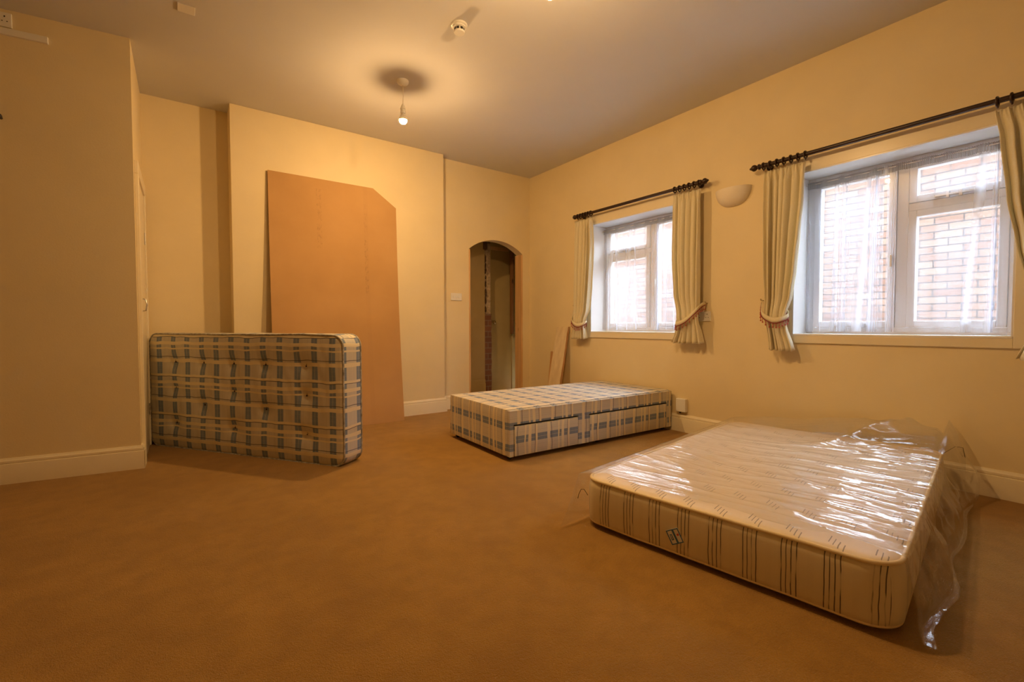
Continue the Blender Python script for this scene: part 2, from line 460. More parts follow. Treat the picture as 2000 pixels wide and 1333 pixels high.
# lobby seen through the arch
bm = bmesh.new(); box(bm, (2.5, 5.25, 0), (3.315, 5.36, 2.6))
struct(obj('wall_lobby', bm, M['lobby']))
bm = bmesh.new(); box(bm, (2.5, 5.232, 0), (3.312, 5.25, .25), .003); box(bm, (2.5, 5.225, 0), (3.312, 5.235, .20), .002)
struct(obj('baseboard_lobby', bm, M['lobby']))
bm = bmesh.new()                                    # ragged brick edge where plaster is broken off
vsx = [(3.29 + .018*noise.noise((0, k*.9, 0)), k*.06) for k in range(20)]
right = [(3.43 + .012*noise.noise((3, k*.7, 0)), k*.06) for k in range(20)]
prism(bm, vsx + right[::-1], 1, 5.262, 5.40)
struct(obj('wall_exposed_brick', bm, M['old_brick']))
bm = bmesh.new()
lf = [(3.345 + .02*noise.noise((7, k*1.3, 0)), k*.05) for k in range(43)]
prism(bm, lf + [(3.44, 2.1), (3.44, 0)], 1, 5.30, 5.44)
struct(obj('wall_broken_plaster', bm, M['ragged_plaster']))
bm = bmesh.new()
random.seed(3); z = .05
while z < 2.0:
    hgt = random.uniform(.02, .12); wd = random.uniform(.004, .016); cx = 3.345+random.uniform(-.012, .010)
    bmesh.ops.create_icosphere(bm, subdivisions=1, radius=1, matrix=Matrix.Translation((cx, 5.285, z+hgt/2)) @ Matrix.Diagonal((wd, .02, hgt*.6, 1)))
    z += hgt*random.uniform(.8, 1.5)
box(bm, (3.29, 5.235, 2.0), (3.35, 5.31, 2.13), .006)
struct(obj('trim_rubble_edge', bm, M['rubble']))
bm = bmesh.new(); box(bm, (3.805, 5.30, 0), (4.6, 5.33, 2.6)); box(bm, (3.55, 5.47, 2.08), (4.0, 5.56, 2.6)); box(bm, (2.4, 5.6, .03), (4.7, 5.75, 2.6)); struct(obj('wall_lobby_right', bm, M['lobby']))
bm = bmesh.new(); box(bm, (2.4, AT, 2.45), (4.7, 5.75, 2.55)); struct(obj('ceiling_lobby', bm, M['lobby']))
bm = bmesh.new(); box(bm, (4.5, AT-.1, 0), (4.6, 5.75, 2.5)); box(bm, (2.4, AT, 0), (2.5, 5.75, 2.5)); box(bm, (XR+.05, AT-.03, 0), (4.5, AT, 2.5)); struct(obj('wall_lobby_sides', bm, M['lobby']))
bm = bmesh.new(); box(bm, (3.765, 5.25, .86), (3.80, 5.30, 2.2), .004)
o = obj('timber_post', bm, M['old_pine']); tag(o, 'narrow dark brown timber post hanging beside the door beyond the arch', 'post')
d = link_obj('door_1', None); d.location = (3.44, 5.46, 0); struct(d, 'plain flush door beyond the arch')
bm = bmesh.new(); box(bm, (-.02, -.05, .0), (.055, .09, 2.1), .003); box(bm, (0.0, 0, 2.05), (.42, .09, 2.1), .003); obj('door_frame', bm, M['pine'], d)
bm = bmesh.new(); box(bm, (.058, .01, .02), (.56, .05, 2.05), .002); obj('door_panel', bm, M['lobby'], d)
bm = bmesh.new(); lathe(bm, [(.026, .012), (.026, .006), (.01, .004), (.01, -.03), (.02, -.035), (.027, -.05), (.02, -.065), (.005, -.07)], 'Y', 20, (.135, 0, 1.03))
obj('door_knob', bm, M['metal'], d, True, 50)
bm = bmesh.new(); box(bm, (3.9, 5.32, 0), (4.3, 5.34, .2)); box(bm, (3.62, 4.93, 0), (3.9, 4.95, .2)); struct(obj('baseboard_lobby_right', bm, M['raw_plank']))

# skirting boards
SK = [(0, 0), (.020, 0), (.020, .118), (.0185, .123), (.013, .126), (.016, .130), (.015, .142), (.009, .150), (.006, .158), (0, .158)]
def skirting(name, p0, p1, nrm, m0=0, m1=0):
    """profile swept from p0 to p1; nrm points into the room; m0/m1 mitre in units of profile depth"""
    bm = bmesh.new(); d = Vector((p1[0]-p0[0], p1[1]-p0[1], 0)).normalized(); n = Vector((*nrm, 0))
    A = [bm.verts.new(Vector((*p0, 0)) + n*a + d*(a*m0) + Vector((0, 0, z))) for a, z in SK]
    B = [bm.verts.new(Vector((*p1, 0)) + n*a + d*(a*m1) + Vector((0, 0, z))) for a, z in SK]
    bm.faces.new(A[::-1]); bm.faces.new(B)
    for i in range(len(SK)): bm.faces.new((A[i], A[(i+1) % len(SK)], B[(i+1) % len(SK)], B[i]))
    return struct(obj(name, bm, M['gloss'], None, True, 25))
skirting('baseboard_right', (XR, YF), (XR, YB), (-1, 0), 0, -1)
skirting('baseboard_back', (AX1+.0, YB), (XR-.0, YB), (0, -1), 0, -1)
skirting('baseboard_back_left', (XC2, YB), (AX0, YB), (0, -1), 1, 0)
skirting('baseboard_chimney', (XC1, YC), (XC2, YC), (0, -1), -1, 1)
skirting('baseboard_chimney_right', (XC2, YC), (XC2, YB), (1, 0), -1, -1)
skirting('baseboard_chimney_left', (XC1, YC), (XC1, YR), (-1, 0), -1, -1)
skirting('baseboard_alcove', (XN, YR), (XC1, YR), (0, -1), 0, -1)
nn = Vector((-NA, -1)).normalized()
skirting('baseboard_left', (XL, yl), (XN, YN), (nn.x, nn.y), 0, 1)
skirting('baseboard_left_return', (XN, YN), (XN, 4.10), (1, 0), -1, 0)
skirting('baseboard_front', (XL, YF), (XR, YF), (0, 1), 0, 0)

# cupboard door in the return of the left wall
d = link_obj('door_2', None); d.location = (XN, 0, 0); struct(d, 'cream painted door in the return of the left wall')
bm = bmesh.new()
box(bm, (.0, 4.10, 0), (.022, 4.19, 2.03), .003); box(bm, (.0, 4.77, 0), (.022, 4.86, 2.03), .003); box(bm, (.0, 4.10, 2.03), (.022, 4.86, 2.12), .003)
obj('door_frame', bm, M['gloss'], d)
bm = bmesh.new(); box(bm, (.0, 4.195, .005), (.012, 4.765, 2.025), .002); obj('door_panel', bm, M['gloss'], d)
bm = bmesh.new(); tube(bm, [(.012, 4.245, 1.085), (.035, 4.245, 1.09), (.042, 4.245, 1.13), (.035, 4.245, 1.17), (.012, 4.245, 1.175)], .005, 8); obj('door_handle', bm, M['chrome'], d, True)
for z in (1.68, .3):
    bm = bmesh.new()
    for k in range(3): lathe(bm, [(.005, z-.045+.032*k), (.005, z-.017+.032*k)], 'Z', 8, (.017, 4.755, 0))
    obj('hinge', bm, M['chrome'], d)

# ------------------------------------------------------------------ windows
def rect_frame(bm, y0, y1, z0, z1, w, x0, x1, bev=.003):
    box(bm, (x0, y0, z0), (x1, y0+w, z1), bev); box(bm, (x0, y1-w, z0), (x1, y1, z1), bev)
    box(bm, (x0, y0+w, z0), (x1, y1-w, z0+w), bev); box(bm, (x0, y0+w, z1-w), (x1, y1-w, z1), bev)
FX0, FX1 = XR+.215, XR+.28
def window(name, y0, y1, mull, fan_hi, label):
    """fan_hi: True when the fanlight side is the side of larger y"""
    wn = link_obj(name, None); wn.location = (XR, (y0+y1)/2, WZ0); struct(wn, label)
    off = Vector(wn.location)
    def part(nm, bm, m, par=wn, **k):
        for v in bm.verts: v.co -= off
        return obj(nm, bm, m, par, **k)
    # architrave on the wall face
    bm = bmesh.new(); t0, tb, tt = .055, .055, .10; xa, xb = XR-.016, XR
    box(bm, (xa, y0-t0, WZ0-tb), (xb, y0, WZ1+tt), .003); box(bm, (xa, y1, WZ0-tb), (xb, y1+t0, WZ1+tt), .003)
    box(bm, (xa, y0, WZ0-tb), (xb, y1, WZ0), .003); box(bm, (xa, y0, WZ1), (xb, y1, WZ1+tt), .003)
    part('architrave', bm, M['gloss'])
    # reveal lining
    bm = bmesh.new(); e = .008
    box(bm, (xa+.002, y0-.001, WZ0), (FX0, y0+e, WZ1)); box(bm, (xa+.002, y1-e, WZ0), (FX0, y1+.001, WZ1))
    box(bm, (xa+.002, y0, WZ1-e), (FX0, y1, WZ1+.001))
    part('reveal_lining', bm, M['white_gloss'])
    bm = bmesh.new(); box(bm, (XR-.018, y0+.001, WZ0-.001), (FX0, y1-.001, WZ0+.014), .004); part('window_sill', bm, M['white_gloss'])
    # fixed frame
    a, b = y0+e, y1-e; z0, z1 = WZ0+.014, WZ1-e
    bm = bmesh.new(); rect_frame(bm, a, b, z0, z1, .045, FX0, FX1)
    box(bm, (FX0, mull-.03, z0+.045), (FX1, mull+.03, z1-.045), .003)
    fz = 1.755
    fy0, fy1 = (mull+.03, b-.045) if fan_hi else (a+.045, mull-.03)
    cy0, cy1 = (a+.045, mull-.03) if fan_hi else (mull+.03, b-.045)
    box(bm, (FX0, fy0, fz-.025), (FX1, fy1, fz+.025), .003)
    part('window_frame', bm, M['upvc'])
    for (p0, p1, q0, q1) in ((cy0, cy1, z0+.045, z1-.045), (fy0, fy1, fz+.025, z1-.045), (fy0, fy1, z0+.045, fz-.025)):
        bm = bmesh.new(); rect_frame(bm, p0+.002, p1-.002, q0+.002, q1-.002, .042, FX0-.012, FX1-.02)
        s = part('sash', bm, M['upvc'])
        bm = bmesh.new(); box(bm, (FX1-.045, p0+.04, q0+.04), (FX1-.040, p1-.04, q1-.04))
        g = part('pane', bm, M['glass'], wn); g.parent = s
    # casement handle and stays
    hy = cy0+.02 if fan_hi else cy1-.02
    hy = mull-.05 if fan_hi else mull+.05
    bm = bmesh.new(); box(bm, (FX0-.026, hy-.009, 1.395), (FX0-.012, hy+.009, 1.46), .003); box(bm, (FX0-.040, hy-.006, 1.37), (FX0-.030, hy+.006, 1.45), .003); box(bm, (FX0-.034, hy-.006, 1.425), (FX0-.02, hy+.006, 1.445)); part('casement_handle', bm, M['plastic'])
    fy = (fy0+fy1)/2
    bm = bmesh.new(); box(bm, (FX0-.03, fy-.10, fz+.035), (FX0-.018, fy+.10, fz+.047), .002); box(bm, (FX0-.032, fy-.03, fz+.02), (FX0-.012, fy-.015, fz+.06), .002); box(bm, (FX0-.032, fy+.03, fz+.02), (FX0-.012, fy+.045, fz+.06), .002); part('fanlight_stay', bm, M['chrome'])
    cy = (cy0+cy1)/2
    bm = bmesh.new(); box(bm, (FX0-.03, cy-.12, z0+.05), (FX0-.018, cy+.10, z0+.060), .002); box(bm, (FX0-.032, cy-.09, z0+.045), (FX0-.012, cy-.075, z0+.075), .002); part('casement_stay', bm, M['chrome'])
    return wn
window('window_1', W1[0], W1[1], 3.00, True, 'smaller far window')
window('window_2', W2[0], W2[1], .99, False, 'nearer window at right')

# outside
bm = bmesh.new(); box(bm, (6.4, -6, -.6), (6.7, 12, 3.0)); struct(obj('wall_outside', bm, M['outer_brick']), 'brick wall of the next building outside the windows')
bm = bmesh.new(); box(bm, (XR+.3, -6, -.7), (6.4, 12, -.6)); struct(obj('floor_outside', bm, M['concrete']))

# ------------------------------------------------------------------ net curtains
def net_curtain(y0, y1, gathers, seed, label):
    t = thing('net_curtain', label, 'net curtain', (XR+.165, (y0+y1)/2, 2.045), 0, 'sheer nets inside the windows')
    ny, nz = 620, 24; zt, zb = 2.0, WZ0+.03
    def shape(a, v):
        # a 0..1 across; v 0..1 down; gathers pull material together
        y = a
        for g, s in gathers: y += s*math.exp(-((a-g)/.07)**2)*(g-a)*(1-.35*v)
        x = .008*math.sin(a*PI*2*8 + seed) * (.7+.3*math.sin(a*9+seed)) + .012*math.sin(a*PI*2*5+seed*2+1.5*v)
        x += .004*noise.noise((a*9, v*1.2, seed))
        gw = sum(s*math.exp(-((a-g)/.055)**2) for g, s in gathers)
        x += gw*.012*math.sin(a*PI*2*38)
        return x*(.6+.6*v), y
    bm = bmesh.new(); grid = []; bl = bm.verts.layers.float.new('bunching')
    for j in range(nz+1):
        v = j/nz; row = []
        for i in range(ny+1):
            x, y = shape(i/ny, v); a = i/ny
            row.append(bm.verts.new((x, (y-.5)*(y1-y0) + .012*v*math.sin(i*.05+seed), zt-(zt-zb)*v-2.045)))
            bn = .10*max(0, noise.noise((a*7, v*.8, seed+3)))
            for g, s in gathers:
                gg = g + .10*v*(s-.35)
                bn += s*max(math.exp(-((a-gg)/.030)**2), .8*math.exp(-((a-gg-.10-.05*v)/.022)**2))
            row[-1][bl] = min(1, bn)
        grid.append(row)
    for j in range(nz):
        for i in range(ny): bm.faces.new((grid[j][i], grid[j][i+1], grid[j+1][i+1], grid[j+1][i]))
    obj('net_fabric', bm, M['net'], t, True)
    bm = bmesh.new(); grid = []
    for j in range(5):
        row = []
        for i in range(ny+1):
            a = i/ny; x, y = shape(a, 0)
            x += .006*math.sin(a*PI*2*70) + .004*noise.noise((a*90, j, seed))
            row.append(bm.verts.new((x, (y-.5)*(y1-y0), 2.045+.0-.050*j/4-2.045+.006)))
        grid.append(row)
    for j in range(4):
        for i in range(ny): bm.faces.new((grid[j][i], grid[j][i+1], grid[j+1][i+1], grid[j+1][i]))
    obj('net_heading', bm, M['net_head'], t, True)
    return t
net_curtain(2.98, 3.64, [(.32, .35), (.70, .45)], 1.0, 'sheer white net over the left half of the smaller far window')
net_curtain(2.52, 2.97, [(.88, .7), (.3, .4)], 2.2, 'sheer white net over the right half of the smaller far window, half behind the curtain')
net_curtain(1.075, 1.55, [(.10, .85), (.5, .35)], 3.1, 'sheer white net over the left half of the nearer window')
net_curtain(.46, 1.07, [(.14, .8), (.92, .4)], 4.4, 'sheer white net over the right half of the nearer window')
for y0, y1, lb in ((W1[0], W1[1], 'thin white net wire across the smaller far window'), (W2[0], W2[1], 'thin white net wire across the nearer window')):
    bm = bmesh.new(); tube(bm, [(0, y0+.009, 0), (0, y1-.009, 0)], .003, 8)
    o = obj('net_wire', bm, M['cord_flex']); o.location = (XR+.165, 0, 2.035); tag(o, lb, 'curtain wire', 'net wires')

# ------------------------------------------------------------------ curtains, poles, tiebacks
def curtain(keys, ztop, zbot, side, nf, seed, ring_ys, polez, label):
    """keys: (z, y_low, y_high). side=+1 if outer edge is y_high"""
    yc = (keys[0][1]+keys[0][2])/2
    t = thing('curtain', label, 'curtain', (XR-.085, yc, polez), 0, 'cream tied-back curtains')
    nu, nv = 110, 70
    bm = bmesh.new(); grid = []
    for j in range(nv+1):
        v = j/nv; z = ztop+(zbot-ztop)*v
        ya, yb = lerp_keys(keys, z)[:2]
        tie = math.exp(-((z-1.03)/.10)**2)
        head = max(0, 1-(ztop-z)/.10)
        row = []
        for i in range(nu+1):
            a = i/nu
            ph = a + .02*math.sin(6*a+seed) + .012*math.sin(v*2.2+seed+5*a)
            amp = (.017+.010*min(1, (ztop-z)/.6))*(1-.62*tie)*(1-.5*head)
            f = math.sin(2*PI*nf*ph+seed)
            f = math.copysign(abs(f)**.75, f)
            x = amp*f + .008*math.sin(2*PI*ph*2.1+seed*2) * (1-head)
            x += head*.006*math.sin(2*PI*nf*3*a)
            edge = .010*math.sin(2*PI*nf*a+seed+1.2)*(1-head)
            x -= .030*tie
            x += .004*noise.noise((a*8, v*7, seed))
            zz = z + (.006*math.sin(2*PI*nf*ph+seed) if j == nv else 0) + (.004*math.cos(2*PI*nf*2*a) if j == 0 else 0)
            row.append(bm.verts.new((x, ya+(yb-ya)*a + edge*min(1, abs(a*(1-a))*6) - yc, zz-polez)))
        grid.append(row)
    for j in range(nv):
        for i in range(nu): bm.faces.new((grid[j][i], grid[j][i+1], grid[j+1][i+1], grid[j+1][i]))
    o = obj('curtain_fabric', bm, M['curtain'], t, True)
    md = o.modifiers.new('thick', 'SOLIDIFY'); md.thickness = .004
    for y in ring_ys:
        bm = bmesh.new()
        tube(bm, [(.0235*math.cos(a), .0025*math.sin(a*.5), .0235*math.sin(a)-.004) for a in [2*PI*k/18 for k in range(18)]], .0062, 8, True)
        lathe(bm, [(.003, -.040), (.005, -.034), (.003, -.026)], 'Z', 8)
        r = obj('curtain_ring', bm, M['dark_wood'], t, True); r.location = (0, y-yc, 0)
    return t
def tieback(pts, label, n_t):
    """pts: band centre line (x,y,z) from wall hook round the front"""
    P = [Vector(p) for p in pts]
    # catmull-rom resample
    S = []
    Q = [P[0]]+P+[P[-1]]
    for i in range(len(P)-1):
        for k in range(8):
            u = k/8; a, b, c, d = Q[i], Q[i+1], Q[i+2], Q[i+3]
            S.append(.5*((2*b)+(-a+c)*u+(2*a-5*b+4*c-d)*u*u+(-a+3*b-3*c+d)*u**3))
    S.append(P[-1])
    t = thing('curtain_tieback', label, 'tieback', S[0], 0, 'curtain tiebacks with red bead fringe')
    o0 = S[0].copy()
    bm = bmesh.new(); rows = []
    for i, p in enumerate(S):
        wd = .015+.006*math.sin(PI*i/(len(S)-1))
        tl = Vector((-.004, 0, 0))
        rows.append([bm.verts.new(p-o0+Vector((0, 0, wd))), bm.verts.new(p-o0+tl), bm.verts.new(p-o0+Vector((0, 0, -wd)))])
    for A, B in zip(rows, rows[1:]):
        for k in range(2): bm.faces.new((A[k], A[k+1], B[k+1], B[k]))
    o = bandp = obj('band', bm, M['curtain'], t, True); md = o.modifiers.new('thick', 'SOLIDIFY'); md.thickness = .004
    bm = bmesh.new(); tube(bm, [p-o0+Vector((-.005, 0, -.015-.006*math.sin(PI*i/(len(S)-1)))) for i, p in enumerate(S)], .0035, 6)
    obj('braid', bm, M['trim_red'], bandp, True)
    bm = bmesh.new(); tube(bm, [(XR-o0.x, 0, 0), (-.01, 0, 0), (-.02, 0, .012)], .004, 8); obj('hook', bm, M['metal'], t, True)
    L = len(S)-1
    for k in range(n_t):
        f = (k+.5)/n_t*L; i = int(f); p = S[i].lerp(S[min(i+1, L)], f-i)
        bm = bmesh.new(); ln = .022+.006*((k*7) % 3)/2
        tube(bm, [(0, 0, 0), (0, 0, -ln)], .0022, 5)
        bmesh.ops.create_icosphere(bm, subdivisions=2, radius=.0062, matrix=Matrix.Translation((0, 0, -ln-.004)))
        r = obj('bead_drop', bm, M['tassel'], bandp, True); r.location = p-o0+Vector((-.009, 0, -.024))
    return t
def pole(y0, y1, z, label, brs):
    t = thing('curtain_pole', label, 'curtain pole', (XR-.085, (y0+y1)/2, z), 0, 'dark wooden curtain poles')
    yc = (y0+y1)/2
    bm = bmesh.new(); lathe(bm, [(.0150, y0-yc), (.0150, y1-yc)], 'Y', 16); obj('pole', bm, M['dark_wood'], t, True, 40)
    for s, y in ((-1, y0), (1, y1)):
        bm = bmesh.new()
        lathe(bm, [(.0135, -.002), (.021, .0), (.022, .008), (.016, .014), (.012, .02), (.019, .027), (.025, .038), (.024, .050), (.016, .060), (.011, .066), (.009, .072), (.003, .078)], 'Y', 18)
        if s < 0:
            for v in bm.verts: v.co.y *= -1
        f = obj('finial', bm, M['dark_wood'], t, True, 60); f.location = (0, y-yc, 0)
    for y in brs:
        bm = bmesh.new(); lathe(bm, [(.008, .02), (.008, .072)], 'X', 12); lathe(bm, [(.025, .072), (.025, .084)], 'X', 16)
        lathe(bm, [(.017, -.012), (.0185, -.006), (.0185, .006), (.017, .012)], 'Y', 16)
        b = obj('bracket', bm, M['dark_wood'], t, True, 40); b.location = (0, y-yc, 0)
    return t
PZ = 2.205
pole(2.29, 3.80, PZ, 'slim dark wooden curtain pole over the smaller far window', (2.33, 3.77))
pole(.10, 1.79, PZ-.008, 'dark wooden curtain pole over the nearer window, running out of frame', (.16, 1.75))
def rings(a, b, n): return [a+(b-a)*k/(n-1) for k in range(n)]
curtain([(2.15, 3.58, 3.835), (1.8, 3.575, 3.845), (1.4, 3.60, 3.85), (1.15, 3.625, 3.85), (1.02, 3.66, 3.85), (.95, 3.67, 3.86), (.83, 3.665, 3.885)],
        2.15, .83, 1, 6, .4, rings(3.59, 3.79, 6), PZ, 'cream tied-back curtain at the left side of the smaller far window')
curtain([(2.15, 2.285, 2.56), (1.6, 2.285, 2.565), (1.25, 2.285, 2.545), (1.06, 2.28, 2.49), (1.0, 2.275, 2.48), (.92, 2.26, 2.52), (.82, 2.245, 2.565)],
        2.15, .82, -1, 6, 1.7, rings(2.30, 2.54, 6), PZ, 'cream tied-back curtain at the right side of the smaller far window')
curtain([(2.145, 1.47, 1.755), (1.9, 1.475, 1.755), (1.65, 1.495, 1.75), (1.4, 1.515, 1.745), (1.2, 1.54, 1.735), (1.04, 1.575, 1.725), (.95, 1.565, 1.71), (.79, 1.52, 1.70)],
        2.145, .79, 1, 6, 2.6, rings(1.47, 1.76, 7), PZ-.008, 'cream tied-back curtain at the left side of the nearer window')
curtain([(2.145, .235, .53), (2.0, .235, .505), (1.675, .235, .473), (1.4, .235, .43), (1.2, .235, .39), (1.04, .235, .345), (.95, .235, .36), (.79, .22, .42)],
        2.145, .79, -1, 6, 3.3, rings(.25, .52, 6), PZ-.008, 'cream curtain at the right side of the nearer window, at the right frame edge')
xt = XR-.135
tieback([(XR-.03, 3.905, 1.20), (XR-.09, 3.865, 1.10), (xt-.012, 3.82, 1.03), (xt-.02, 3.75, .985), (xt-.012, 3.68, .985), (XR-.09, 3.645, 1.02), (XR-.04, 3.70, 1.06)],
        'red-beaded tieback round the left curtain of the smaller far window', 16)
tieback([(XR-.02, 2.262, 1.17), (XR-.08, 2.268, 1.15), (xt-.008, 2.285, 1.10), (xt-.02, 2.38, 1.02), (xt-.012, 2.47, .99), (XR-.09, 2.50, 1.02), (XR-.04, 2.45, 1.06)],
        'red-beaded tieback round the right curtain of the smaller far window', 18)
tieback([(XR-.03, 1.785, 1.17), (XR-.09, 1.76, 1.12), (xt-.012, 1.725, 1.06), (xt-.02, 1.65, 1.015), (xt-.012, 1.585, 1.02), (XR-.09, 1.56, 1.05), (XR-.04, 1.60, 1.09)],
        'red-beaded tieback round the left curtain of the nearer window', 18)

# ------------------------------------------------------------------ lamps and fittings
def pendant(x, y, label):
    t = thing('pendant_lamp', label, 'ceiling lamp', (x, y, H), 0, 'bare bulb pendants')
    bm = bmesh.new(); lathe(bm, [(.046, 0), (.046, -.012), (.040, -.022), (.022, -.030), (.008, -.036), (.004, -.037)], 'Z', 28); obj('ceiling_rose', bm, M['plastic'], t, True, 50)
    bm = bmesh.new(); tube(bm, [(0, 0, -.034), (.003, 0, -.10), (0, .001, -.19)], .0033, 8); obj('flex', bm, M['cord_flex'], t, True)
    bm = bmesh.new(); lathe(bm, [(.006, -.180), (.012, -.192), (.017, -.205), (.019, -.213), (.022, -.216), (.022, -.222), (.019, -.224), (.019, -.245), (.022, -.247), (.022, -.254), (.014, -.256)], 'Z', 24); obj('lamp_holder', bm, M['plastic'], t, True, 50)
    bm = bmesh.new(); lathe(bm, [(.011, -.254), (.013, -.262), (.020, -.274), (.0292, -.290), (.0315, -.301), (.0318, -.3045), (.0300, -.305)], 'Z', 28)
    bl = obj('bulb', bm, M['plastic'], t, True, 50)
    bm = bmesh.new(); lathe(bm, [(.0290, -.304)] + [(.0300*math.cos(a), -.306-.027*math.sin(a)) for a in [PI/2*k/8*.98 for k in range(9)]], 'Z', 20)
    obj('bulb_dome', bm, M['bulb'], bl, True)
pendant(1.442, 3.477, 'bare glowing bulb hanging on a short flex before the chimney breast')
pendant(1.485, 1.745, 'bare bulb hanging just above the top edge of the frame')

t = thing('smoke_detector', 'round white smoke detector on the ceiling', 'smoke detector', (1.475, 2.63, H))
bm = bmesh.new(); lathe(bm, [(.052, 0), (.052, -.010), (.047, -.014)], 'Z', 32); obj('base', bm, M['plastic'], t, True, 40)
bm = bmesh.new(); lathe(bm, [(.043, -.012), (.043, -.022), (.030, -.026), (.030, -.040), (.036, -.043), (.033, -.052), (.004, -.054)], 'Z', 32); sh = obj('sensor_head', bm, M['plastic'], t, True, 40)
for k in range(8):
    a = 2*PI*k/8; bm = bmesh.new(); box(bm, (-.003, -.008, -.041), (.003, .008, -.025)); f = obj('vent_slot', bm, M['black'], sh); f.location = (.0295*math.cos(a), .0295*math.sin(a), 0); f.rotation_euler = (0, 0, a)

bm = bmesh.new(); box(bm, (-.044, -.044, -.005), (.044, .044, 0), .002)
o = obj('ceiling_blanking_plate', bm, M['plastic']); o.location = (.055, 3.46, H); tag(o, 'small square blank plate on the ceiling at upper left', 'blank plate')

# wall uplighter: half bowl
t = thing('wall_light', 'unlit half-bowl plaster uplighter on the wall between the windows', 'wall light', (XR, 2.04, 2.10))
bm = bmesh.new(); Rr, Rd, Rh = .150, .098, .142
def bowl(s):
    g = []
    for j in range(13):
        ph = (PI/2)*j/12; row = []
        for i in range(25):
            th = PI*i/24
            row.append(bm.verts.new((-Rd*s*math.sin(th)*math.cos(ph), Rr*s*math.cos(th)*math.cos(ph)**.8, -Rh*s*math.sin(ph))))
        g.append(row)
    return g
A = bowl(1.0); B = bowl(.94)
for g in (A, B):
    for j in range(12):
        for i in range(24): bm.faces.new((g[j][i], g[j][i+1], g[j+1][i+1], g[j+1][i]))
for i in range(24): bm.faces.new((A[0][i], B[0][i], B[0][i+1], A[0][i+1]))
bmesh.ops.remove_doubles(bm, verts=bm.verts, dist=2e-4)
obj('bowl', bm, M['plaster'], t, True, 50)
bm = bmesh.new(); box(bm, (-.012, -.05, -.09), (0, .05, .0), .003); box(bm, (-.05, -.012, -.05), (-.012, .012, -.03)); obj('mount', bm, M['plastic'], t)
bm = bmesh.new(); lathe(bm, [(.010, -.04), (.011, -.01), (.016, .0), (.017, -.0)], 'Z', 12, (-.045, 0, -.02)); obj('lamp_socket', bm, M['plastic'], t, True)

def socket_face(bm_par, cy, z): pass
t = thing('double_socket', 'white double socket on the wall right of the smaller window', 'socket', (XR, 2.300, 1.055))
bm = bmesh.new(); box(bm, (-.010, -.073, -.043), (0, .073, .043), .003); fp = obj('face_plate', bm, M['plastic'], t)
for s in (-1, 1):
    bm = bmesh.new(); box(bm, (-.014, s*.016-.007, .008), (-.009, s*.016+.007, .028), .001); obj('rocker_switch', bm, M['plastic'], fp)
    cy = s*.042
    for (c, z, hw_, hh) in ((cy, .0185, .003, .0045), (cy-.011, -.0095, .003, .0025), (cy+.011, -.0095, .003, .0025)):
        bm = bmesh.new(); box(bm, (-.0108, c-hw_, z-hh), (-.0095, c+hw_, z+hh)); obj('pin_hole', bm, M['black'], fp)
t = thing('fused_outlet_box', 'cream plastic outlet box low on the wall beside the divan', 'outlet box', (XR, 2.492, .245))
bm = bmesh.new(); box(bm, (-.040, -.050, -.060), (0, .050, .062), .006); obj('box_body', bm, M['plastic'], t)
bm = bmesh.new(); lathe(bm, [(.008, -.075), (.010, -.060), (.010, -.055)], 'Z', 12, (-.02, .015, 0)); obj('cable_gland', bm, M['black'], t, True)
t = thing('light_switch', 'white three-gang light switch beside the arch', 'light switch', (2.622, YB, 1.318))
bm = bmesh.new(); box(bm, (-.073, -.010, -.043), (.073, 0, .043), .003); fp = obj('face_plate', bm, M['plastic'], t)
for k in (-1, 0, 1):
    bm = bmesh.new(); box(bm, (k*.034-.009, -.015, -.013), (k*.034+.009, -.009, .013), .002); obj('rocker_switch', bm, M['white_gloss'], fp)
# fittings high on the left wall
ang = math.atan2(-NA, 1)
def on_left(x, z): return (x, YN + NA*(XN-x), z)
t = thing('high_socket', 'white socket high on the left wall at the frame edge', 'socket', on_left(-.88, 2.88-.045), -math.atan(NA))
bm = bmesh.new(); box(bm, (-.073, -.010, -.043), (.073, 0, .043), .003); fp = obj('face_plate', bm, M['plastic'], t)
for s in (-1, 1):
    cy = s*.042
    for (c, z, hw_, hh) in ((cy, .0185, .003, .0045), (cy-.011, -.0095, .003, .0025), (cy+.011, -.0095, .003, .0025)):
        bm = bmesh.new(); box(bm, (c-hw_, -.0108, z-hh), (c+hw_, -.0095, z+hh)); obj('pin_hole', bm, M['black'], fp)
bm = bmesh.new(); box(bm, (-1.2, -.018, -.020), (.0, 0, .020), .002)
o = obj('cable_trunking', bm, M['plastic']); o.location = on_left(-.648, 2.763); o.rotation_euler = (0, 0, -math.atan(NA)); tag(o, 'white cable trunking strip under the high socket on the left wall', 'trunking')
bm = bmesh.new(); lathe(bm, [(.008, 0), (.008, -.03), (.013, -.034), (.013, -.048), (.006, -.052)], 'Y', 12)
o = obj('wall_peg', bm, M['black'], None, True, 40); o.location = on_left(-.872, 2.242); tag(o, 'small black peg on the left wall at the frame edge', 'peg')

